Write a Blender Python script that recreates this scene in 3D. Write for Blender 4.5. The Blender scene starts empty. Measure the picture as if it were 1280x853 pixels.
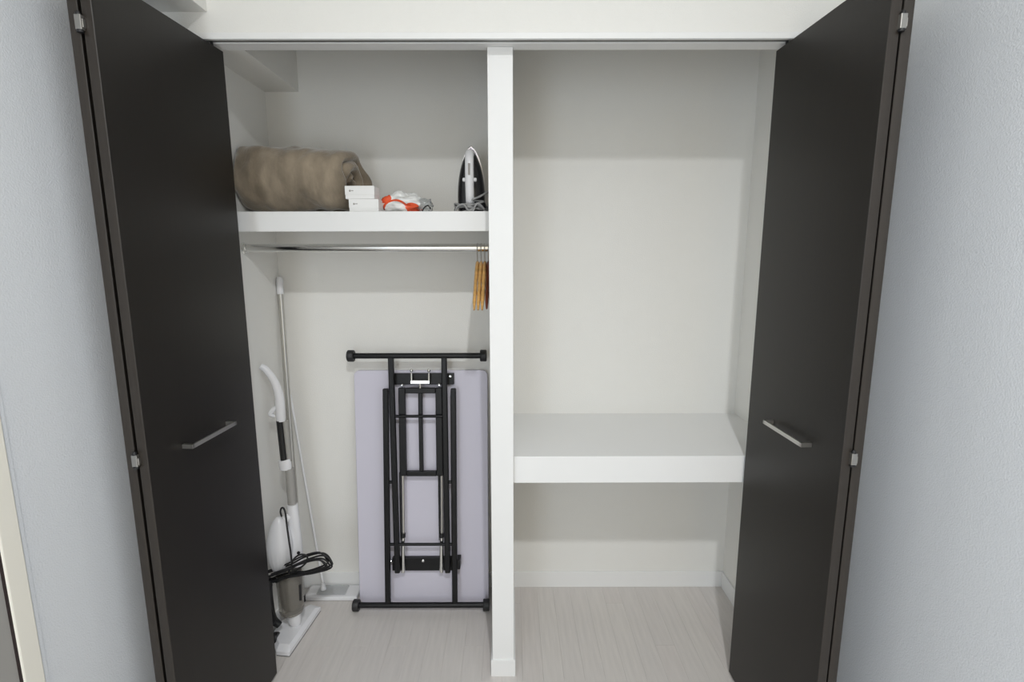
import bpy, bmesh, math, random
from mathutils import Vector, Matrix, noise
random.seed(7)
C = bpy.context.scene.collection
S = bpy.context.scene

# ---------------------------------------------------------------- camera
cam_d = bpy.data.cameras.new('camera'); cam = bpy.data.objects.new('camera', cam_d); C.objects.link(cam)
cam_d.sensor_fit = 'HORIZONTAL'; cam_d.sensor_width = 36.0
cam_d.lens = 644.8 / 1280 * 36.0
cam_d.clip_start = 0.02
cam.location = (0.013, -1.6662, 1.5185)
cam.rotation_euler = (math.radians(90 - 9.453), math.radians(0.1), math.radians(-0.112))
S.camera = cam

# ---------------------------------------------------------------- world, lights, exposure
w = bpy.data.worlds.new('world'); S.world = w; w.use_nodes = True
bg = w.node_tree.nodes['Background']
bg.inputs[0].default_value = (1.0, 0.89, 0.68, 1); bg.inputs[1].default_value = 1.15

def light(name, kind, loc, energy, color, **kw):
    d = bpy.data.lights.new(name, kind); d.energy = energy; d.color = color
    for k, v in kw.items(): setattr(d, k, v)
    o = bpy.data.objects.new(name, d); C.objects.link(o); o.location = loc
    return o
lamp = light('ceiling_spotlight', 'SPOT', (0.21, -2.1, 2.95), 150, (0.96, 0.98, 1.0), shadow_soft_size=0.045, spot_size=math.radians(165), spot_blend=1.0)
lamp.rotation_euler = (math.radians(5), 0, 0)
cool_fill = light('daylight_fill', 'AREA', (-0.85, -2.9, 1.3), 26, (0.74, 0.86, 1.0), shape='RECTANGLE', size=1.0, size_y=1.6)  # added cool fill behind the camera, aimed to brighten the right wall
cool_fill.rotation_euler = (math.radians(90), 0, math.radians(-42))

S.view_settings.view_transform = 'Standard'
S.view_settings.look = 'None'
S.view_settings.gamma = 1
S.view_settings.exposure = 0.0

# ---------------------------------------------------------------- materials
def mat(name, col, rough=0.5, metal=0.0, nscale=None, namt=0.0, bump=0.0, bscale=200, spec=0.5, trans=0, sheen=0, alpha=1, stretch=None, coat=0):
    m = bpy.data.materials.new(name); m.use_nodes = True
    nt = m.node_tree; b = nt.nodes['Principled BSDF']
    b.inputs['Base Color'].default_value = (*col, 1); b.inputs['Roughness'].default_value = rough
    b.inputs['Metallic'].default_value = metal; b.inputs['Specular IOR Level'].default_value = spec
    b.inputs['Transmission Weight'].default_value = trans
    b.inputs['Alpha'].default_value = alpha
    b.inputs['Coat Weight'].default_value = coat
    if sheen:
        b.inputs['Sheen Weight'].default_value = sheen; b.inputs['Sheen Roughness'].default_value = 0.4
    tc = nt.nodes.new('ShaderNodeTexCoord')
    src = tc.outputs['Object']
    if stretch:
        mp = nt.nodes.new('ShaderNodeMapping'); mp.inputs['Scale'].default_value = stretch
        nt.links.new(src, mp.inputs['Vector']); src = mp.outputs['Vector']
    if nscale:
        n = nt.nodes.new('ShaderNodeTexNoise'); n.inputs['Scale'].default_value = nscale; n.inputs['Detail'].default_value = 5
        nt.links.new(src, n.inputs['Vector'])
        r = nt.nodes.new('ShaderNodeMapRange'); r.inputs['From Min'].default_value = .3; r.inputs['From Max'].default_value = .7
        r.inputs['To Min'].default_value = 1 - namt; r.inputs['To Max'].default_value = 1 + namt
        nt.links.new(n.outputs['Fac'], r.inputs['Value'])
        mx = nt.nodes.new('ShaderNodeVectorMath'); mx.operation = 'SCALE'
        mx.inputs[0].default_value = col; nt.links.new(r.outputs['Result'], mx.inputs['Scale'])
        nt.links.new(mx.outputs['Vector'], b.inputs['Base Color'])
    if bump:
        n2 = nt.nodes.new('ShaderNodeTexNoise'); n2.inputs['Scale'].default_value = bscale; n2.inputs['Detail'].default_value = 3
        nt.links.new(src, n2.inputs['Vector'])
        bp = nt.nodes.new('ShaderNodeBump'); bp.inputs['Strength'].default_value = bump; bp.inputs['Distance'].default_value = 0.002
        nt.links.new(n2.outputs['Fac'], bp.inputs['Height']); nt.links.new(bp.outputs['Normal'], b.inputs['Normal'])
    return m

M_wall = mat('wallpaper', (.83, .82, .785), .75, bump=.35, bscale=260, spec=.25)
M_wall_cool = mat('wallpaper_cool_light', (.73, .75, .775), .75, bump=.5, bscale=240, spec=.25)  # closet wallpaper again; cool light on the side walls put into its colour
M_paint = mat('white_board', (.84, .84, .83), .42, spec=.35, nscale=3, namt=.01)
M_cream = mat('cream_casing', (.86, .83, .74), .45)
M_door = mat('espresso_laminate', (.0098, .0078, .0062), .42, spec=.4, stretch=(60, 60, 1.5), nscale=4, namt=.14, bump=.1, bscale=20)
M_dooredge = mat('espresso_edge', (.030, .024, .019), .38, stretch=(60, 60, 1.5), nscale=4, namt=.1)
M_steel = mat('satin_steel', (.62, .61, .58), .33, 1.0)
M_hinge = mat('hinge_steel', (.42, .41, .39), .4, 1.0)
M_chrome = mat('chrome', (.80, .80, .78), .14, 1.0)
M_alu = mat('track_aluminium', (.22, .22, .21), .5, .6)
M_planks = [mat('ash_plank_%s' % 'abcd'[i], c, .42, stretch=(25, 2.0, 25), nscale=3, namt=.05, bump=.05, bscale=10)
            for i, c in enumerate([(.67, .635, .605), (.66, .625, .597), (.68, .645, .612), (.67, .63, .60)])]
M_subfloor = mat('subfloor', (.45, .43, .41), .8)
M_black = mat('black_powder_coat', (.005, .005, .006), .42, spec=.35, bump=.1, bscale=600)
M_rubber = mat('black_plastic', (.012, .012, .013), .5)
M_lilac = mat('lilac_tabletop', (.66, .64, .735), .5, nscale=6, namt=.012)
M_plush = mat('taupe_plush', (.275, .225, .165), .85, nscale=11, namt=.34, bump=1.0, bscale=70, sheen=.7, spec=.15, stretch=(1.6, 1, .8))  # streaky tone noise puts the pile's highlights into the colour
M_whitep = mat('white_gloss_plastic', (.84, .84, .86), .25, nscale=5, namt=.01)
M_whitec = mat('white_card', (.86, .855, .84), .6)
M_greyp = mat('grey_tube', (.36, .35, .33), .4)
M_lgrey = mat('grey_print', (.35, .33, .31), .6)
M_cup = mat('smoked_clear_plastic', (.50, .47, .42), .12, trans=.75, spec=.5)
M_clear = mat('clear_plastic', (.93, .95, .95), .1, trans=.85)
M_wood = mat('varnished_wood', (.62, .36, .12), .3, stretch=(20, 3, 20), nscale=5, namt=.22)
M_redwood = mat('red_brown_wood', (.18, .045, .02), .35, stretch=(20, 3, 20), nscale=5, namt=.22)
M_cord = mat('grey_cord', (.36, .36, .36), .5, nscale=60, namt=.2)
M_iron = mat('black_gloss_plastic', (.014, .014, .016), .22)
M_lav = mat('lavender_plastic', (.62, .56, .68), .3)
M_sole = mat('soleplate_steel', (.75, .73, .76), .3, .8)
M_greydoor = mat('grey_door', (.34, .33, .31), .5)
M_gasket = mat('dark_gasket', (.02, .010, .010), .6)
# printed plastic packet: white with orange-red blotches
def packet_mat():
    m = mat('printed_film', (.82, .82, .80), .22); nt = m.node_tree; b = nt.nodes['Principled BSDF']
    tc = nt.nodes.new('ShaderNodeTexCoord')
    def band(cx, cz, rx, rz, ring=None):
        mp = nt.nodes.new('ShaderNodeMapping'); mp.vector_type = 'POINT'
        mp.inputs['Location'].default_value = (-cx / rx, 0, -cz / rz); mp.inputs['Scale'].default_value = (1 / rx, 0, 1 / rz)
        nt.links.new(tc.outputs['Object'], mp.inputs['Vector'])
        ln = nt.nodes.new('ShaderNodeVectorMath'); ln.operation = 'LENGTH'; nt.links.new(mp.outputs['Vector'], ln.inputs[0])
        c = nt.nodes.new('ShaderNodeMath')
        if ring:
            c.operation = 'COMPARE'; c.inputs[1].default_value = 1; c.inputs[2].default_value = ring
        else:
            c.operation = 'LESS_THAN'; c.inputs[1].default_value = 1
        nt.links.new(ln.outputs['Value'], c.inputs[0]); return c.outputs[0]
    prev = None; fac = [band(-.064, .052, .025, .017), band(.034, .021, .024, .014), band(.052, .008, .016, .014), band(-.026, .008, .046, .036, .10)]
    for f in fac:
        if prev is None: prev = f; continue
        a = nt.nodes.new('ShaderNodeMath'); a.operation = 'MAXIMUM'; nt.links.new(prev, a.inputs[0]); nt.links.new(f, a.inputs[1]); prev = a.outputs[0]
    n = nt.nodes.new('ShaderNodeMix'); n.data_type = 'RGBA'; n.inputs['A'].default_value = (.84, .84, .82, 1); n.inputs['B'].default_value = (.80, .10, .03, 1)
    nt.links.new(prev, n.inputs['Factor']); nt.links.new(n.outputs['Result'], b.inputs['Base Color'])
    return m
M_packet = packet_mat()

# ---------------------------------------------------------------- helpers
def empty(name, loc=(0, 0, 0), rot=(0, 0, 0)):
    o = bpy.data.objects.new(name, None); C.objects.link(o); o.location = loc; o.rotation_euler = rot
    o.empty_display_size = .05
    return o
def tag(o, label=None, cat=None, group=None, kind=None):
    if label: o['label'] = label
    if cat: o['category'] = cat
    if group: o['group'] = group
    if kind: o['kind'] = kind
    return o
def finish(name, bm, m, parent=None, smooth=None, bevel=0, loc=None, subsurf=0):
    if bevel:
        bmesh.ops.bevel(bm, geom=[e for e in bm.edges if len(e.link_faces) == 2 and e.calc_face_angle(0) > .5], offset=bevel, segments=2, profile=.5, affect='EDGES', clamp_overlap=True)
    bmesh.ops.recalc_face_normals(bm, faces=bm.faces)
    me = bpy.data.meshes.new(name); bm.to_mesh(me); bm.free()
    ms = m if isinstance(m, (list, tuple)) else [m]
    for x in ms: me.materials.append(x)
    o = bpy.data.objects.new(name, me); C.objects.link(o)
    if parent: o.parent = parent
    if loc: o.location = loc
    if smooth is not None:
        for p in me.polygons: p.use_smooth = True
        if smooth < 3.1:
            try: me.set_sharp_from_angle(angle=smooth)
            except Exception: pass
    if subsurf:
        md = o.modifiers.new('subsurf', 'SUBSURF'); md.levels = subsurf; md.render_levels = subsurf
    return o
def add_box(bm, x0, x1, y0, y1, z0, z1, mi=0):
    r = bmesh.ops.create_cube(bm, size=1)
    for v in r['verts']:
        v.co = Vector((x0 + (v.co.x + .5) * (x1 - x0), y0 + (v.co.y + .5) * (y1 - y0), z0 + (v.co.z + .5) * (z1 - z0)))
    for f in {f for v in r['verts'] for f in v.link_faces}: f.material_index = mi
    return r['verts']
def box(name, b, m, parent=None, bevel=0, **k):
    bm = bmesh.new(); add_box(bm, *b); return finish(name, bm, m, parent, bevel=bevel, **k)
def catmull(pts, n=8):
    P = [Vector(p) for p in pts]
    if len(P) < 3: return P
    out = []
    for i in range(len(P) - 1):
        p0 = P[max(i - 1, 0)]; p1 = P[i]; p2 = P[i + 1]; p3 = P[min(i + 2, len(P) - 1)]
        for j in range(n):
            t = j / n
            out.append(.5 * ((2 * p1) + (-p0 + p2) * t + (2 * p0 - 5 * p1 + 4 * p2 - p3) * t * t + (-p0 + 3 * p1 - 3 * p2 + p3) * t ** 3))
    out.append(P[-1]); return out
def add_tube(bm, pts, rad, seg=12, flat=1.0, up=None):
    P = [Vector(p) for p in pts]; n = len(P)
    R = rad if isinstance(rad, (list, tuple)) else [rad] * n
    if len(R) != n: R = [R[0] + (R[-1] - R[0]) * i / (n - 1) for i in range(n)] if len(R) == 2 else R
    rings = []; prev = None
    for i in range(n):
        t = (P[min(i + 1, n - 1)] - P[max(i - 1, 0)]).normalized()
        a = Vector(up) if up else (prev if prev else (Vector((0, 0, 1)) if abs(t.z) < .9 else Vector((1, 0, 0))))
        a = (a - t * a.dot(t)).normalized(); prev = a; b = t.cross(a)
        rings.append([bm.verts.new(P[i] + (a * math.cos(q) * flat + b * math.sin(q)) * R[i]) for q in [2 * math.pi * k / seg for k in range(seg)]])
    for i in range(n - 1):
        for k in range(seg):
            bm.faces.new((rings[i][k], rings[i][(k + 1) % seg], rings[i + 1][(k + 1) % seg], rings[i + 1][k]))
    bm.faces.new(rings[0][::-1]); bm.faces.new(rings[-1])
def tube(name, pts, rad, m, parent=None, seg=12, smooth=.7, **k):
    bm = bmesh.new(); add_tube(bm, pts, rad, seg, **k); return finish(name, bm, m, parent, smooth=smooth)
def smoothtube(name, pts, rad, m, parent=None, seg=12, n=8, **k):
    q = catmull(pts, n)
    if isinstance(rad, (list, tuple)):
        R = []
        for i in range(len(q)):
            t = i / (len(q) - 1) * (len(rad) - 1); a = min(int(t), len(rad) - 2); R.append(rad[a] + (rad[a + 1] - rad[a]) * (t - a))
    else: R = rad
    return tube(name, q, R, m, parent, seg, **k)
def lathe(name, prof, m, parent=None, seg=24, axis='z', loc=(0, 0, 0), smooth=.7):
    bm = bmesh.new(); rings = []
    for r, z in prof:
        rings.append([bm.verts.new((r * math.cos(a), r * math.sin(a), z)) for a in [2 * math.pi * k / seg for k in range(seg)]])
    for i in range(len(prof) - 1):
        for k in range(seg): bm.faces.new((rings[i][k], rings[i][(k + 1) % seg], rings[i + 1][(k + 1) % seg], rings[i + 1][k]))
    bm.faces.new(rings[0][::-1]); bm.faces.new(rings[-1])
    if axis == 'y': bmesh.ops.rotate(bm, verts=bm.verts, matrix=Matrix.Rotation(math.pi / 2, 3, 'X'))
    if axis == 'x': bmesh.ops.rotate(bm, verts=bm.verts, matrix=Matrix.Rotation(math.pi / 2, 3, 'Y'))
    bmesh.ops.translate(bm, verts=bm.verts, vec=loc)
    return finish(name, bm, m, parent, smooth=smooth)
def lathe_into(bm, prof, axis='x', loc=(0, 0, 0), seg=20):
    rings = []
    rot = {'x': Matrix.Rotation(math.pi / 2, 3, 'Y'), 'y': Matrix.Rotation(-math.pi / 2, 3, 'X'), 'z': Matrix.Identity(3)}[axis]
    for r, z in prof:
        rings.append([bm.verts.new(rot @ Vector((r * math.cos(a), r * math.sin(a), z)) + Vector(loc)) for a in [2 * math.pi * k / seg for k in range(seg)]])
    for i in range(len(prof) - 1):
        for k in range(seg): bm.faces.new((rings[i][k], rings[i][(k + 1) % seg], rings[i + 1][(k + 1) % seg], rings[i + 1][k]))
    bm.faces.new(rings[0][::-1]); bm.faces.new(rings[-1])

# ---------------------------------------------------------------- room shell
XL, XR, D = -.9595, .9905, .5113            # closet inner faces
WL, WR, HC = -1.0, 1.03, 3.10               # room side walls, room ceiling
H = 2.132                                   # opening height
def st(o, label=None): return tag(o, label, kind='structure')
st(box('wall_left', (-1.12, WL, -4.0, 0.65, -.02, HC), M_wall_cool), 'off-white papered wall at left of the closet')
st(box('wall_right', (WR, 1.15, -4.0, 0.65, -.02, HC), M_wall_cool), 'off-white papered wall at right of the closet')
st(box('wall_back', (WL, WR, D, .65, -.02, HC), M_wall), 'white papered back wall inside the closet')
st(box('ceiling', (-1.12, 1.15, -4.0, .65, HC, HC + .08), M_wall), 'white ceiling')
bm = bmesh.new(); add_box(bm, WL, WR, -.058, .02, H + .017, HC)
st(finish('wall_front', bm, M_wall), 'white wall above the closet opening')
bm = bmesh.new(); add_box(bm, WL, XL, -.0, D, 0, 2.5); st(finish('wall_inner_left', bm, M_wall))
bm = bmesh.new(); add_box(bm, XR, WR, -.0, D, 0, 2.5); st(finish('wall_inner_right', bm, M_wall))
st(box('ceiling_closet', (WL, WR, .02, D, 2.50, 2.54), M_wall))
# head trim with track slot (front strip, dark slot, back strip)
bm = bmesh.new(); add_box(bm, WL, WR, -.062, -.050, H, H + .018); add_box(bm, WL, WR, -.030, .022, H, H + .018); add_box(bm, WL, WR, -.050, -.030, H + .012, H + .018)
st(finish('trim_1', bm, M_paint, bevel=.002), 'white head trim along the top of the closet opening')
tk = box('door_track', (WL + .01, WR - .01, -.049, -.031, H + .003, H + .012), M_alu, bpy.data.objects['trim_1']); tk['label'] = 'grey metal door track'
# jamb trims
st(box('trim_2', (WL, -.945, -.06, .0, 0, H), M_paint, bevel=.002)); st(box('trim_3', (.976, WR, -.06, .0, 0, H), M_paint, bevel=.002))
# centre divider wall with its white front post and wrap-around plinth
pl, pr_ = -.0570, .0200
dv = st(box('wall_divider', (pl, pr_, .004, D, 0, 2.50), M_wall), 'white divider wall between the two closet bays')
box('front_post', (pl, pr_, -.004, .012, 0, H), M_paint, dv, bevel=.0015)
bm = bmesh.new(); add_box(bm, pl - .006, pr_ + .006, -.010, D - .006, 0, .067)
st(finish('baseboard_divider', bm, M_paint, bevel=.0015), 'white plinth around the foot of the divider')
# baseboards
st(box('baseboard_back', (XL, pl, D - .008, D, 0, .077), M_paint, bevel=.0015)); st(box('baseboard_rear', (pr_, XR, D - .008, D, 0, .077), M_paint, bevel=.0015), 'white baseboard along back of the right bay')
st(box('baseboard_left', (XL, XL + .008, 0, D - .008, 0, .077), M_paint, bevel=.0015)); st(box('baseboard_right', (XR - .008, XR, 0, D - .008, 0, .077), M_paint, bevel=.0015))
# beam running along the left wall, through room and closet
st(box('ceiling_beam', (WL, -.853, -4.0, -.058, 2.205, HC), M_wall), 'boxed beam along the top of left wall')
st(box('ceiling_beam_inner', (XL, -.826, .02, D, 2.158, 2.5), M_wall), 'boxed beam inside the closet at upper left')

# floor with planks
fl = st(box('floor', (WL, WR, -4.0, D, -.03, -.004), M_subfloor), 'pale ash grey plank floor')
pw = .0752; plank_me = {}
x = WL; c = 0
def plank_mesh(key, wd, ln, m):
    if key not in plank_me:
        bm = bmesh.new(); g = .00012
        add_box(bm, g, wd - g, g, ln - g, -.004, 0)
        bmesh.ops.bevel(bm, geom=[e for e in bm.edges if all(v.co.z > -.001 for v in e.verts)], offset=.0003, segments=1, affect='EDGES')
        me = bpy.data.meshes.new('plank'); bm.to_mesh(me); bm.free(); me.materials.append(m); plank_me[key] = me
    return plank_me[key]
while x < WR - .001:
    wd = min(pw, WR - x); off = random.choice([.12, .37, .6, .85])
    y = D; first = True
    while y > -1.6:
        ln = off if first else .9; first = False
        ln = round(ln, 3); mi = random.randrange(4)
        o = bpy.data.objects.new('plank', plank_mesh((round(wd, 4), ln, mi), wd, ln, M_planks[mi])); C.objects.link(o)
        o.parent = fl; o.location = (x, y - ln, 0); y -= ln
    x += pw; c += 1
rest = box('floor_boards', (WL, WR, -4.0, -2.3, -.004, 0), M_planks[0], fl); rest['kind'] = 'stuff'

# door frame at far left on the side wall
cs = st(box('trim_4', (WL, WL + .012, -.733, -.690, 0, 2.1), M_cream, bevel=.003), 'cream door casing on left wall')
st(box('trim_5', (WL, WL + .004, -.690, -.674, 0, 2.12), M_wall_cool, bevel=.001))
dr = st(box('door_3', (WL, WL + .006, -1.5, -.7375, 0, 2.05), M_greydoor), 'dark grey room door edge at far lower left')
box('gasket', (WL, WL + .009, -.7375, -.733, 0, 2.06), M_gasket, dr)

# ---------------------------------------------------------------- bifold doors
def leaf(parent, name, L, th, side, ang, hinge, mat_face=M_door):
    # leaf runs from origin towards -y for L; slab thickness th away from the closet centre (side -1 left, +1 right)
    bm = bmesh.new()
    x0, x1 = (-th, 0) if side < 0 else (0, th)
    add_box(bm, x0, x1, -L, 0, .012, H - .012)
    bmesh.ops.bevel(bm, geom=[e for e in bm.edges if abs(e.verts[0].co.z - e.verts[1].co.z) > 1], offset=.0032, segments=3, profile=.6, affect='EDGES')
    for f in bm.faces:
        if f.calc_center_median().y < -L + .002: f.material_index = 1
    o = finish(name, bm, [mat_face, M_dooredge], parent, smooth=.6)
    o.location = hinge; o.rotation_euler = (0, 0, ang)
    return o
def bifold(name, side, gx, ang, outx, jx, lab):
    d = empty(name, (gx, -.0, 0)); st(d, lab)
    d['category'] = 'door'
    a = math.radians(ang); th = .0245; L = .4715
    la = leaf(d, 'door_leaf', L, th, side, a, (0, 0, 0))
    # rear leaf from jamb to fold
    y0, y1 = -.006, -.4715
    x0 = jx - gx; x1 = outx - gx
    a2 = math.atan2(x1 - x0, -(y1 - y0))
    lb = leaf(d, 'door_leaf', math.hypot(x1 - x0, y1 - y0), .022, side, a2, (x0, y0, 0))
    # pull handle on the front leaf
    n = -side                                   # direction out of the face
    hb = bmesh.new()
    s0, s1 = -.150, -.352
    add_box(hb, min(0, n * .030) if n < 0 else .0245, .030 if n > 0 else -.0245, s1, s0, 1.009, 1.021)
    add_box(hb, min(0, n * .03), max(0, n * .03), s0 - .010, s0, 1.009, 1.021)
    add_box(hb, min(0, n * .03), max(0, n * .03), s1, s1 + .010, 1.009, 1.021)
    h = finish('handle', hb, M_steel, la, bevel=.001); h['label'] = 'brushed steel bar handle'
    # two pivot hinges straddling the slit at the fold
    nx = -L * math.sin(-a) + side * (th + .001)
    for z in (2.010, 1.030):
        hg = bmesh.new(); add_box(hg, nx - .0075, nx + .0065, -L - .009, -L + .002, z - .018, z + .012)
        add_box(hg, nx + .0065, nx + .009, -L - .007, -L + .002, z - .014, z + .004)
        q = finish('hinge', hg, M_hinge, d, bevel=.003); q['label'] = 'small steel pivot hinge'
        hc = bmesh.new(); lathe_into(hc, [(.0055, 0), (.0055, .004), (.003, .008)], 'z', (nx - .001, -L - .004, z + .0115), 12)
        lathe_into(hc, [(.0065, -.005), (.0065, 0)], 'z', (nx - .001, -L - .004, z - .018), 12)
        finish('hinge_cap', hc, M_rubber, q, smooth=.6)
    # top guide roller
    gp = bmesh.new(); lathe_into(gp, [(.004, H - .02), (.004, H + .002)], 'z', (side * .012, -.038, 0), 10)
    g = finish('guide_pin', gp, M_rubber, d)
    return d
bifold('door_1', -1, -.8463, -3.41, -.9035, -.922, 'dark brown bifold closet door folded open at left')
bifold('door_2', 1, .8087, 1.49, .8480, .900, 'dark brown bifold closet door folded open at right')

# ---------------------------------------------------------------- shelves and rail
LY = .13
sh = empty('closet_shelf', (-.508, LY, 1.599)); tag(sh, 'high white shelf of left bay carrying blanket and iron', 'shelf')
box('shelf_board', (XL + .508, pl + .508, .012, D - LY, .030, .066), M_paint, sh)
box('front_lip', (XL + .508, pl + .508, 0, .012, 0, .067), M_paint, sh, bevel=.002)
rs = empty('closet_shelf', (.505, .02, .737)); tag(rs, 'empty low white shelf across the right bay', 'shelf')
box('shelf_board', (pr_ - .505, XR - .505, .014, D - .02, .058, .0962), M_paint, rs)
box('front_lip', (pr_ - .505, XR - .505, 0, .014, 0, .097), M_paint, rs, bevel=.002)
box('cleat', (pr_ - .505, pr_ - .485, .014, D - .02, -.006, .058), M_paint, rs)
ry, rz, rr = .24, 1.5455, .0145
rl = empty('clothes_rail', (-.5, ry, rz)); tag(rl, 'silver clothes rail under the high left shelf', 'rail')
bm = bmesh.new(); add_tube(bm, [(XL + .503, 0, 0), (pl + .497, 0, 0)], rr, 24); finish('rail_tube', bm, M_chrome, rl, smooth=.7)
for xx, s in ((XL + .5, 1), (pl + .5, -1)):
    bm = bmesh.new(); lathe_into(bm, [(.021, 0), (.021, .003 * s), (.0175, .005 * s), (.0175, .012 * s)], 'x', (xx + .0003 * s, 0, 0), 24)
    f = finish('rail_socket', bm, M_chrome, rl, smooth=.6)

# ---------------------------------------------------------------- wooden hangers
def hanger(mt, metal, label, x, tilt, swing, half=.185):
    h = empty('coat_hanger', (x, ry, rz + rr + .0018), (0, 0, 0))
    tag(h, label, 'hanger', 'wooden hangers on the rail')
    # hook wire: over the rail then down to the wood
    pts = []
    for k in range(0, 15):
        q = math.radians(-60 + k * 17); pts.append((0, math.cos(q) * (rr + .003) * 1.0, -(rr + .003) + math.sin(q) * (rr + .003)))
    pts += [(0, -.006, -.045), (0, 0, -.052), (0, 0, -.085)]
    tube('hook', pts, .0016, metal, h, seg=8)
    # shoulders, swept in y
    n = 13; P = []
    for i in range(-n, n + 1):
        t = i / n; P.append((0, t * half, -.074 - .142 * abs(t) ** 1.4 - .008 * (abs(t) > .96)))
    Rr = [.0066 - .0008 * abs(i / n) for i in range(-n, n + 1)]
    Rr[0] *= .55; Rr[-1] *= .55
    tube('shoulder', P, Rr, mt, h, seg=12, flat=1.6, up=(0, 0, 1))
    bm = bmesh.new(); add_tube(bm, [(0, -half * .82, -.178), (0, half * .82, -.178)], .0045, 10); finish('trouser_bar', bm, mt, h, smooth=.7)
    h.rotation_euler = (0, tilt, swing)
    return h
hanger(M_wood, M_steel, 'light wooden hanger, leftmost on the rail', -.1090, math.radians(.5), 0)
hanger(M_wood, M_steel, 'light wooden hanger, second from the left on the rail', -.0955, math.radians(.5), 0)
hanger(M_wood, M_steel, 'light wooden hanger, third from the left on the rail', -.0820, math.radians(.5), 0)
hanger(M_redwood, M_steel, 'reddish brown wooden hanger against the divider, mostly hidden', -.0685, math.radians(.5), 0, half=.15)

# ---------------------------------------------------------------- rolled blanket
SZ = 1.599 + .067
def blanket():
    bl = empty('rolled_blanket', (0, 0, 0)); tag(bl, 'rolled taupe plush blanket on the high shelf', 'blanket')
    Lh = .205; T = .037; R0 = .112; turns = 2.75
    bm = bmesh.new(); NU = 150; sec = []
    # section: rounded rectangle, length along axis, thickness radial
    ns = 44
    for k in range(ns + 1):
        t = -1 + 2 * k / ns; a = Lh - T * .5
        e = 1.0
        xx = t * Lh
        d = max(0, abs(xx) - (Lh - T * .9)) / (T * .9)
        sec.append((xx, T * .52 * math.sqrt(max(0.02, 1 - d * d))))
    rings = []
    for i in range(NU + 1):
        u = i / NU; th = -math.pi * .35 + u * turns * 2 * math.pi
        rad = R0 - (T * .95) * u * turns
        rad = max(rad, .012)
        rad *= 1 + .04 * math.sin(3 * th + 1.0) * (1 - u * .3)
        ring = []
        inner = min(1, u * 1.1)
        for sgn, seq in ((1, sec), (-1, sec[::-1])):
            for xx, tt in seq:
                ex = xx * (1 - .07 * inner + .13 * noise.noise(Vector((th * 1.1, 1.7, u * 3))))
                tk = tt * min(1, .35 + min(u, 1 - u) * 14)
                rr_ = rad + sgn * tk
                cy, cz = math.cos(th) * rr_ * 1.08, math.sin(th) * rr_ * 1.0
                p = Vector((ex, cy, cz))
                wv = noise.noise(Vector((xx * 6 + 3, cy * 7, cz * 7))) * .020 + noise.noise(Vector((xx * 22, cy * 20, cz * 18))) * .009
                p.y += math.cos(th) * wv; p.z += math.sin(th) * wv
                ring.append(bm.verts.new(p))
        rings.append(ring)
    m = len(rings[0])
    for i in range(NU):
        for k in range(m):
            bm.faces.new((rings[i][k], rings[i][(k + 1) % m], rings[i + 1][(k + 1) % m], rings[i + 1][k]))
    bm.faces.new(rings[0][::-1]); bm.faces.new(rings[-1])
    zmin = -.128
    for v in bm.verts:
        if v.co.z < -.112: v.co.z = -.112 + (v.co.z + .112) * .25
        v.co.x += .15 * v.co.y * max(0, v.co.x / Lh)
        v.co.z *= 1.03
        v.co.x = max(v.co.x, -.2)
        # sags lower toward its open (right) end
        if v.co.z > 0: v.co.z *= 1 - .10 * max(0, v.co.x / Lh)
    o = finish('blanket_roll', bm, M_plush, bl, smooth=3.14)
    bl.location = (-.758, .295, SZ + .1222)
    bl.rotation_euler = (0, 0, 0)
    return bl
bl = blanket()

# ---------------------------------------------------------------- two small white boxes
def small_box(x, y, z, rz, label, wd=.102, dp=.066, ht=.0435):
    b = empty('gift_box', (x, y, z), (0, 0, rz)); tag(b, label, 'box', 'small white boxes on the shelf')
    box('box_base', (-wd / 2 + .001, wd / 2 - .001, -dp / 2 + .001, dp / 2 - .001, 0, ht - .012), M_whitec, b, bevel=.001)
    box('box_lid', (-wd / 2, wd / 2, -dp / 2, dp / 2, ht * .30, ht), M_whitec, b, bevel=.0015)
    # small printed grey mark on the lid front
    bm = bmesh.new(); lathe_into(bm, [(.0034, 0), (.0034, .0006)], 'y', (-wd / 2 + .018, -dp / 2 - .0004, ht * .62), 14)
    add_box(bm, -wd / 2 + .022, -wd / 2 + .030, -dp / 2 - .0004, -dp / 2, ht * .60, ht * .66)
    finish('printed_mark', bm, M_lgrey, b)
small_box(-.4930, .192, SZ, math.radians(1), 'small white box at the bottom of the pair beside blanket')
small_box(-.5030, .190, SZ + .0437, math.radians(-2), 'small white box stacked on top of another beside blanket')

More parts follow.
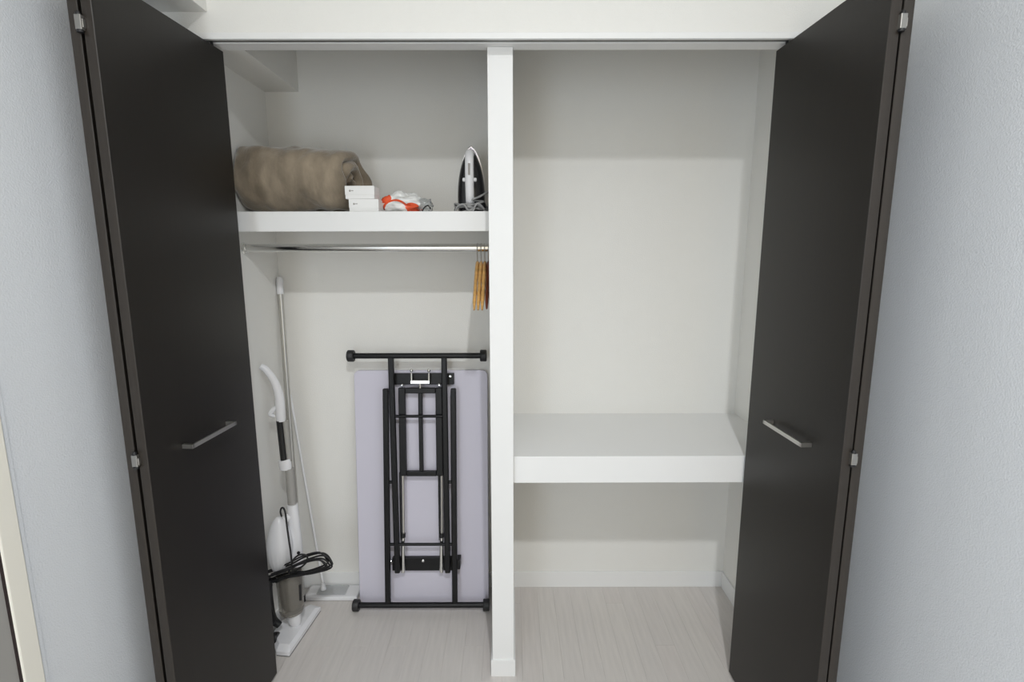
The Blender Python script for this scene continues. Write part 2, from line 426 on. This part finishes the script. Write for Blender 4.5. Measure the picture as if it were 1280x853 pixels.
# ---------------------------------------------------------------- printed packet
def packet():
    p = empty('plastic_packet', (-.370, .245, SZ)); tag(p, 'crumpled clear and white packet with orange red print', 'packet')
    bm = bmesh.new(); bmesh.ops.create_uvsphere(bm, u_segments=64, v_segments=40, radius=1)
    for v in bm.verts:
        c = v.co.copy()
        q = Vector((c.x * .078, c.y * .045, c.z * .036))
        # taper to the right, flat base
        q.z *= 1 - .18 * c.x
        n1 = noise.noise(c * 2.1 + Vector((5, 1, 2))) * .014 + noise.noise(c * 6.0) * .005 + abs(noise.noise(c * 11)) * .003
        q += c.normalized() * n1
        q.z += .036
        if q.z < .001: q.z = .001
        v.co = q
    finish('printed_bag', bm, M_packet, p, smooth=3.14)
    bm = bmesh.new(); bmesh.ops.create_icosphere(bm, subdivisions=4, radius=1)
    for v in bm.verts:
        c = v.co.copy(); q = Vector((c.x * .030, c.y * .028, c.z * .024)) * (1 + .30 * noise.noise(c * 3.3) + .1 * abs(noise.noise(c * 8)))
        v.co = q + Vector((.072, -.004, .028))
    o = finish('clear_wrap', bm, M_clear, p, smooth=3.14); o['label'] = 'clear shiny wrapping'
    bm = bmesh.new()
    pts = [(.070, -.034, .006), (.078, -.036, .020), (.090, -.03, .026), (.096, -.02, .016)]
    add_tube(bm, catmull(pts), .0022, 8); finish('twist_tie', bm, M_rubber, p, smooth=.7)
packet()

# ---------------------------------------------------------------- steam iron standing on its heel
def iron():
    t = empty('steam_iron', (-.134, .34, SZ)); tag(t, 'black and white clothes iron standing upright on the high shelf', 'iron')
    Hh = .232
    def outline(s, hh, z0=0, n=26, wide=.056):
        L_, R_ = [], []
        for i in range(n + 1):
            u = i / n; wv = wide * (1 - u ** 2.3) ** .62 * (1 - .16 * (1 - u) ** 2.2) * s
            L_.append((-wv, z0 + u * hh)); R_.append((wv, z0 + u * hh))
        return L_[:-1] + [(0, z0 + hh)] + R_[:-1][::-1]
    def loft(layers, name, m, bev=0):
        bm = bmesh.new(); rings = [[bm.verts.new((x, y, z)) for x, z in pts] for y, pts in layers]
        k = len(rings[0])
        for a, b in zip(rings, rings[1:]):
            for i in range(k): bm.faces.new((a[i], a[(i + 1) % k], b[(i + 1) % k], b[i]))
        bm.faces.new(rings[0][::-1]); bm.faces.new(rings[-1])
        return finish(name, bm, m, t, smooth=.6)
    o = loft([(.004, outline(1.0, .250)), (0, outline(1.02, .2545)), (-.004, outline(1.0, .250))], 'soleplate', M_sole)
    loft([(-.004, outline(.90, .247)), (-.014, outline(.86, .243))], 'skirt', M_lav)
    loft([(-.014, outline(1.0, .236)), (-.030, outline(1.0, .234)), (-.045, outline(.93, .226, .002)), (-.055, outline(.80, .21, .005)), (-.060, outline(.6, .19, .012))], 'housing', M_iron)
    # handle: arch in front of the housing
    q = catmull([(0, -.052, .212), (0, -.078, .214), (0, -.098, .190), (0, -.104, .150), (0, -.102, .09), (0, -.090, .045), (0, -.055, .022)], 8)
    bm = bmesh.new(); add_tube(bm, q, [.0155 + .0 * i for i in range(len(q))], 16, flat=.75, up=(0, 1, .01)); finish('handle', bm, M_whitep, t, smooth=.8)
    box('handle_core', (-.013, .013, -.09, -.052, .03, .205), M_whitep, t, bevel=.005)
    bm = bmesh.new(); lathe_into(bm, [(.005, -.025), (.007, -.022), (.007, .022), (.005, .025)], 'x', (0, -.098, .118), 16)
    o = finish('steam_slider', bm, M_whitep, t, smooth=.6)
    bm = bmesh.new(); add_box(bm, -.004, .004, -.1165, -.112, .132, .172); o = finish('label_strip', bm, M_lgrey, t, bevel=.001)
    # temperature dial at the foot
    bm = bmesh.new(); bmesh.ops.create_uvsphere(bm, u_segments=24, v_segments=16, radius=.021)
    for v in bm.verts: v.co += Vector((.036, -.066, .030))
    finish('dial', bm, M_iron, t, smooth=3.14)
    # grey cord wound round the heel
    R_ = random.Random(3); pts = []
    for k in range(60):
        a = k / 60 * 2 * math.pi * 4.0
        pts.append((.062 * math.cos(a) * (1 - .03 * (k % 5)) - .002, -.050 + .058 * math.sin(a), .008 + .030 * (k / 60) + .012 * math.sin(a * 1.3)))
    pts += [(.01, -.118, .046), (.035, -.112, .058), (.058, -.085, .074), (.068, -.05, .080)]
    pts = [(x_, min(y_, .03), max(z_, .0042)) for x_, y_, z_ in pts]
    smoothtube('power_cord', pts, .0036, M_cord, t, seg=8, n=4)
    pts = [(-.052, -.112, .006), (-.04, -.118, .026), (-.02, -.120, .03), (-.006, -.122, .012), (.01, -.122, .006), (.02, -.122, .024), (.03, -.118, .034), (.048, -.110, .020), (.055, -.1, .006)]
    smoothtube('cord_loop', pts, .0036, M_cord, t, seg=8, n=6)
iron()

# ---------------------------------------------------------------- folded lifting table leaning on the back wall
def table():
    t = empty('folding_table', (-.370, .395, 0.0015), (math.radians(-5), 0, 0))
    tag(t, 'folded table with lilac white top and black metal legs leaning on back wall', 'table')
    # local: x right, y away from camera, z up the board; n (towards camera) = -y
    bm = bmesh.new(); n = 6; r = .022; x0, x1, z0, z1 = -.289, .281, .001, 1.036; pts = []
    for cx, cz, a0 in ((x1 - r, z1 - r, 0), (x0 + r, z1 - r, 90), (x0 + r, z0 + r, 180), (x1 - r, z0 + r, 270)):
        for k in range(n + 1):
            a = math.radians(a0 + 90 * k / n); pts.append((cx + r * math.cos(a), cz + r * math.sin(a)))
    f = bm.faces.new([bm.verts.new((a, 0, b)) for a, b in pts])
    e = bmesh.ops.extrude_face_region(bm, geom=[f])
    for v in e['geom']:
        if isinstance(v, bmesh.types.BMVert): v.co.y = .019
    finish('tabletop', bm, M_lilac, t, bevel=.0025)
    def footbar(z, u0, u1, y):
        bm = bmesh.new(); add_tube(bm, [(u0, y, z), (u1, y, z)], .0118, 20); b = finish('foot_bar', bm, M_black, t, smooth=.7)
        for u, s in ((u0, -1), (u1, 1)):
            bm = bmesh.new(); lathe_into(bm, [(.0225, -.012 * s), (.0245, -.009 * s), (.0245, .012 * s), (.021, .015 * s)], 'x', (u, y, z), 22)
            finish('foot_cap', bm, M_rubber, b, smooth=.6)
    footbar(1.105, -.281, .266, -.055)
    footbar(.0235, -.286, .272, -.055)
    def leg(name, a, b, w=.0225, d=.022, yb=-.05, ya=-.05):
        bm = bmesh.new()
        P0 = Vector((a[0], ya, a[1])); P1 = Vector((b[0], yb, b[1])); v = (P1 - P0); L = v.length
        vs = add_box(bm, -w / 2, w / 2, -d / 2, d / 2, 0, L)
        q = Vector((0, 0, 1)).rotation_difference(v.normalized()).to_matrix()
        for x_ in vs: x_.co = q @ x_.co + P0
        return finish(name, bm, M_black, t, bevel=.004)
    leg('leg', (-.151, .024), (-.142, .967)); leg('leg', (.138, .024), (.141, .967))
    leg('leg', (-.108, .165), (-.117, 1.103), yb=-.052, ya=-.046); leg('leg', (.108, .165), (.104, 1.103), yb=-.052, ya=-.046)
    def brace(u0, u1, z):
        bm = bmesh.new(); add_tube(bm, [(u0, -.05, z), (u1, -.05, z)], .0065, 14); finish('brace', bm, M_black, t, smooth=.7)
    brace(-.148, .138, .292); brace(-.112, .104, .849)
    # pivot bolts where the legs cross
    for u in (-.128, .126):
        bm = bmesh.new(); lathe_into(bm, [(.007, -.020), (.007, .020)], 'x', (u, -.048, .565), 14); finish('pivot_bolt', bm, M_black, t, smooth=.6)
    def plate(u0, u1, z0_, z1_):
        bm = bmesh.new(); add_box(bm, u0, u1, -.020, -.001, z0_, z1_); return finish('mounting_plate', bm, M_black, t, bevel=.002)
    p1 = plate(-.128, .140, .978, 1.026); p2 = plate(-.137, .135, .158, .217)
    box('pivot_tab', (.143, .162, -.055, -.001, .182, .222), M_black, t, bevel=.002)
    box('pivot_tab', (-.160, -.150, -.040, -.001, .182, .222), M_black, t, bevel=.002)
    # inner ladder frame
    for nm, b in (('frame_rail', (-.092, -.064, -.042, -.018, .588, .967)), ('frame_rail', (.064, .092, -.042, -.018, .588, .967)),
                  ('frame_bar', (-.064, .064, -.042, -.020, .944, .967)), ('frame_bar', (-.064, .064, -.042, -.020, .587, .608)), ('frame_bar', (-.009, .008, -.040, -.022, .608, .944))):
        box(nm, b, M_black, t, bevel=.003)
    # gas springs
    for u in (-.087, .079):
        bm = bmesh.new(); add_tube(bm, [(u + .004, -.032, .30), (u + .006, -.032, .60)], .0068, 16); finish('spring_rod', bm, M_steel, t, smooth=.7)
        bm = bmesh.new(); add_tube(bm, [(u, -.034, .160), (u + .003, -.034, .318)], .0088, 18); finish('spring_cylinder', bm, M_chrome, t, smooth=.7)
        bm = bmesh.new(); add_tube(bm, [(u + .003, -.034, .316), (u + .003, -.034, .334)], .0105, 16); finish('spring_collar', bm, M_rubber, t, smooth=.7)
        box('side_strip', (u - .010, u - .004, -.03, -.005, .30, .60), M_black, t)
    # latch of bent steel
    la = None
    bm = bmesh.new(); add_box(bm, -.040, .041, -.046, -.030, .985, 1.000); la = finish('latch', bm, M_chrome, t, bevel=.002)
    for u in (-.035, .038):
        bm = bmesh.new(); add_tube(bm, [(u, -.04, .992), (u, -.042, 1.030)], .0048, 12); finish('latch_arm', bm, M_chrome, la, smooth=.7)
        bm = bmesh.new(); bmesh.ops.create_uvsphere(bm, u_segments=14, v_segments=10, radius=.0075)
        for v in bm.verts: v.co += Vector((u, -.040, 1.042))
        finish('latch_ball', bm, M_chrome, la, smooth=3.14)
    bm = bmesh.new(); add_tube(bm, [(0, -.036, .962), (0, -.038, .99)], .005, 12); finish('latch_pin', bm, M_chrome, la, smooth=.7)
    for u, z in ((-.077, .978), (.080, .978), (.125, 1.014), (-.003, .203), (-.142, .2)):
        bm = bmesh.new(); lathe_into(bm, [(.0068, .03), (.0068, .034), (.003, .037)], 'y', (0, 0, 0), 14)
        for v in bm.verts: v.co = Vector((u + v.co.x, -v.co.y if z > .97 and abs(u) < .1 else -v.co.y + .012, z + v.co.z))
        finish('bolt', bm, M_chrome, t, smooth=.6)
    return t
table()

# ---------------------------------------------------------------- stick vacuum cleaner
def vacuum():
    t = empty('stick_vacuum', (-.87, .22, 0)); tag(t, 'white stick vacuum cleaner leaning in left corner with black cord', 'vacuum cleaner')
    o0 = Vector((-.87, .22, 0))
    def W(pts): return [Vector(p) - o0 for p in pts]
    smoothtube('handle', W([(-.940, .255, 1.103), (-.921, .258, 1.088), (-.896, .26, 1.045), (-.882, .26, .995), (-.880, .26, .95), (-.881, .26, .885)]), [.011, .013, .014, .0165, .018, .0165], M_whitep, t, seg=18)
    smoothtube('trigger', W([(-.888, .256, .945), (-.905, .252, .932), (-.915, .250, .915), (-.900, .254, .905)]), [.007, .009, .009, .005], M_whitep, t, seg=12)
    o = tube('grip', W([(-.8845, .256, .888), (-.8795, .256, .726)]), .0128, M_rubber, t, seg=18); o['label'] = 'black grip sleeve'
    bm = bmesh.new(); add_tube(bm, W([(-.866, .262, .885), (-.8615, .262, .720)]), .0105, 16); finish('tube', bm, M_greyp, t, smooth=.7)
    smoothtube('connector', W([(-.8790, .258, .728), (-.8775, .258, .718), (-.876, .258, .688)]), [.0235, .0245, .0225], M_whitep, t, seg=20, flat=.8, up=(0, 1, 0))
    tube('tube', W([(-.862, .26, .690), (-.860, .255, .535)]), .0168, M_greyp, t, seg=20)
    smoothtube('body', W([(-.8575, .25, .543), (-.856, .248, .50), (-.853, .245, .40), (-.852, .240, .29)]), [.0205, .022, .024, .026], M_whitep, t, seg=22)
    # motor housing: egg with vertical ribs near its foot
    bm = bmesh.new(); bmesh.ops.create_uvsphere(bm, u_segments=72, v_segments=40, radius=1)
    for v in bm.verts:
        c = v.co; k = (1 - .20 * max(0, c.z)) * (1 - .04 * max(0, -c.z)); a = math.atan2(c.y, c.x)
        rib = 1 + (.014 * math.cos(a * 18) if c.z < .0 else 0) * min(1, -c.z * 3)
        v.co = Vector((c.x * .050 * k * rib, c.y * .048 * k * rib, c.z * .122)) + Vector((-.900 + .010 * c.z * .5, .205, .392)) - o0
    finish('motor_housing', bm, M_whitep, t, smooth=3.14)
    # neck linking the housing to the stick
    tube('neck', W([(-.895, .215, .485), (-.862, .245, .50)]), [.018, .015], M_whitep, t, seg=14)
    tube('neck', W([(-.895, .215, .31), (-.858, .238, .32)]), [.024, .018], M_whitep, t, seg=14)
    o = lathe('dust_cup', [(.044, 0), (.047, .01), (.049, .10), (.050, .165), (.047, .175)], M_cup, t, seg=32, loc=Vector((-.876, .215, .100)) - o0); o['label'] = 'smoky see-through dust cup'
    lathe('filter', [(.020, 0), (.028, .03), (.030, .12), (.02, .14)], M_greyp, t, seg=24, loc=Vector((-.872, .222, .115)) - o0)
    tube('side_clip', W([(-.830, .20, .225), (-.832, .20, .160)]), .006, M_rubber, t)
    # hose block at the left
    smoothtube('hose', W([(-.930, .155, .280), (-.932, .152, .20), (-.925, .150, .12), (-.900, .152, .085)]), [.014, .015, .016, .013], M_rubber, t, seg=14)
    tube('swivel_joint', W([(-.872, .215, .104), (-.868, .215, .060), (-.866, .222, .036)]), [.030, .026, .018], M_whitep, t, seg=18)
    # floor head: long flat wedge on the floor, lying diagonal
    bm = bmesh.new()
    A = Vector((-.838, .085, 0)); B = Vector((-.812, .345, 0)); wd = Vector((-.062, .012, 0))
    top = []
    base = [A, B, B + wd * .8 + Vector((0, .006, 0)), Vector((-.942, .235, 0)), Vector((-.945, .165, 0)), A + wd * .85 + Vector((0, -.004, 0))]
    lo = [bm.verts.new(p + Vector((0, 0, .005)) - o0) for p in base]
    mid = [bm.verts.new(p + Vector((0, 0, .020)) - o0) for p in base]
    cen = sum(base, Vector()) / len(base)
    hi = [bm.verts.new(cen + (p - cen) * .80 + Vector((0, 0, .042 if i in (3, 4) else .034)) - o0) for i, p in enumerate(base)]
    k = len(base)
    for a_, b_ in ((lo, mid), (mid, hi)):
        for i in range(k): bm.faces.new((a_[i], a_[(i + 1) % k], b_[(i + 1) % k], b_[i]))
    bm.faces.new(lo[::-1]); bm.faces.new(hi)
    h = finish('floor_head', bm, M_whitep, t, bevel=.004, smooth=.5)
    bm = bmesh.new(); lo = [bm.verts.new(cen + (p - cen) * .985 + Vector((0, 0, .0005)) - o0) for p in base]; hi = [bm.verts.new(cen + (p - cen) * .985 + Vector((0, 0, .006)) - o0) for p in base]
    for i in range(k): bm.faces.new((lo[i], lo[(i + 1) % k], hi[(i + 1) % k], hi[i]))
    bm.faces.new(lo[::-1]); bm.faces.new(hi); finish('rubber_skirt', bm, M_rubber, h)
    bm = bmesh.new(); lathe_into(bm, [(.020, -.01), (.022, -.006), (.022, .006), (.020, .01)], 'x', Vector((-.918, .150, .030)) - o0, 20); finish('wheel', bm, M_rubber, h, smooth=.6)
    bm = bmesh.new(); lathe_into(bm, [(.0062, 0), (.0062, .004)], 'y', Vector((-.834, .218, .352)) - o0, 14); finish('button', bm, M_rubber, t)
    # black cord
    c1 = [(-.874, .188, .525), (-.8735, .180, .548), (-.866, .175, .566), (-.856, .172, .566), (-.849, .168, .545), (-.846, .165, .505), (-.840, .160, .44), (-.836, .158, .39), (-.836, .156, .34), (-.85, .155, .31)]
    smoothtube('power_cord', W(c1), .0034, M_rubber, t, seg=10)
    bd = bmesh.new(); R_ = random.Random(11)
    # bundle: long flat loops from lower left to upper right
    for k2 in range(7):
        jl, jr = R_.uniform(-.012, .012), R_.uniform(-.020, .012); dy = .150 + .0065 * k2; dz = R_.uniform(-.006, .006)
        L0 = Vector((-.930 + jl, dy, .275 + dz)); R0 = Vector((-.712 + jr, dy - .01, .352 + dz)); up = Vector((-.01, 0, .015 + .002 * k2))
        a = [L0 + up * .6, (L0 * .6 + R0 * .4) + up * .9, (L0 * .3 + R0 * .7) + up * 1.3, R0 + up * 1.1, R0 + Vector((.018, 0, -.004)), R0 - up * 1.1, (L0 * .35 + R0 * .65) - up * 1.1, (L0 * .65 + R0 * .35) - up * .6, L0 - up * .6]
        a = [p + Vector((0, 0, R_.uniform(-.003, .003))) - o0 for p in a]
        add_tube(bd, catmull(a, 6), .0034, 8)
    lp = [(-.828, .148, .322), (-.830, .146, .352), (-.815, .145, .378), (-.792, .144, .392), (-.772, .144, .388), (-.768, .145, .368), (-.785, .146, .346), (-.812, .148, .326), (-.84, .149, .312)]
    add_tube(bd, catmull(W(lp), 6), .0034, 8)
    finish('cord_bundle', bd, M_rubber, t, smooth=.8)
    smoothtube('power_cord', W([(-.915, .150, .262), (-.925, .140, .22), (-.918, .135, .17), (-.905, .135, .13), (-.915, .138, .10)]), .0034, M_rubber, t, seg=8)
vacuum()

# ---------------------------------------------------------------- silver telescopic pole in the corner
pt = Vector((-.946, .484, 1.432)); pb = Vector((-.915, .405, .004))
pe = empty('telescopic_pole', pb); tag(pe, 'tall thin silver pole with white tip standing in left corner', 'pole')
def PL(f): return (pt - pb) * f
tube('pole_tube', [PL(.012), PL(.955)], .0112, M_steel, pe, seg=18)
tube('end_cap', [PL(.950), PL(.992), PL(1.0)], [.0135, .0135, .008], M_whitep, pe, seg=18)
tube('foot_tip', [PL(.0), PL(.02)], .0125, M_rubber, pe, seg=16)

# ---------------------------------------------------------------- floor wiper: white stick and flat white head
we = empty('floor_wiper', (-.80, .452, 0)); tag(we, 'white floor wiper with thin stick and flat head on closet floor', 'mop')
o0 = Vector((-.80, .452, 0))
box('wiper_head', (-.110, .125, -.044, .044, .001, .022), M_whitep, we, bevel=.006)
box('head_plate', (-.060, .070, -.030, .030, .021, .030), M_clear, we, bevel=.004)
tube('joint', [(-.038, 0, .026), (-.040, .002, .060)], [.014, .008], M_whitep, we, seg=14)
tube('stick', [(-.040, .002, .055), Vector((-.943, .498, .925)) - o0], .0052, M_whitep, we, seg=12)
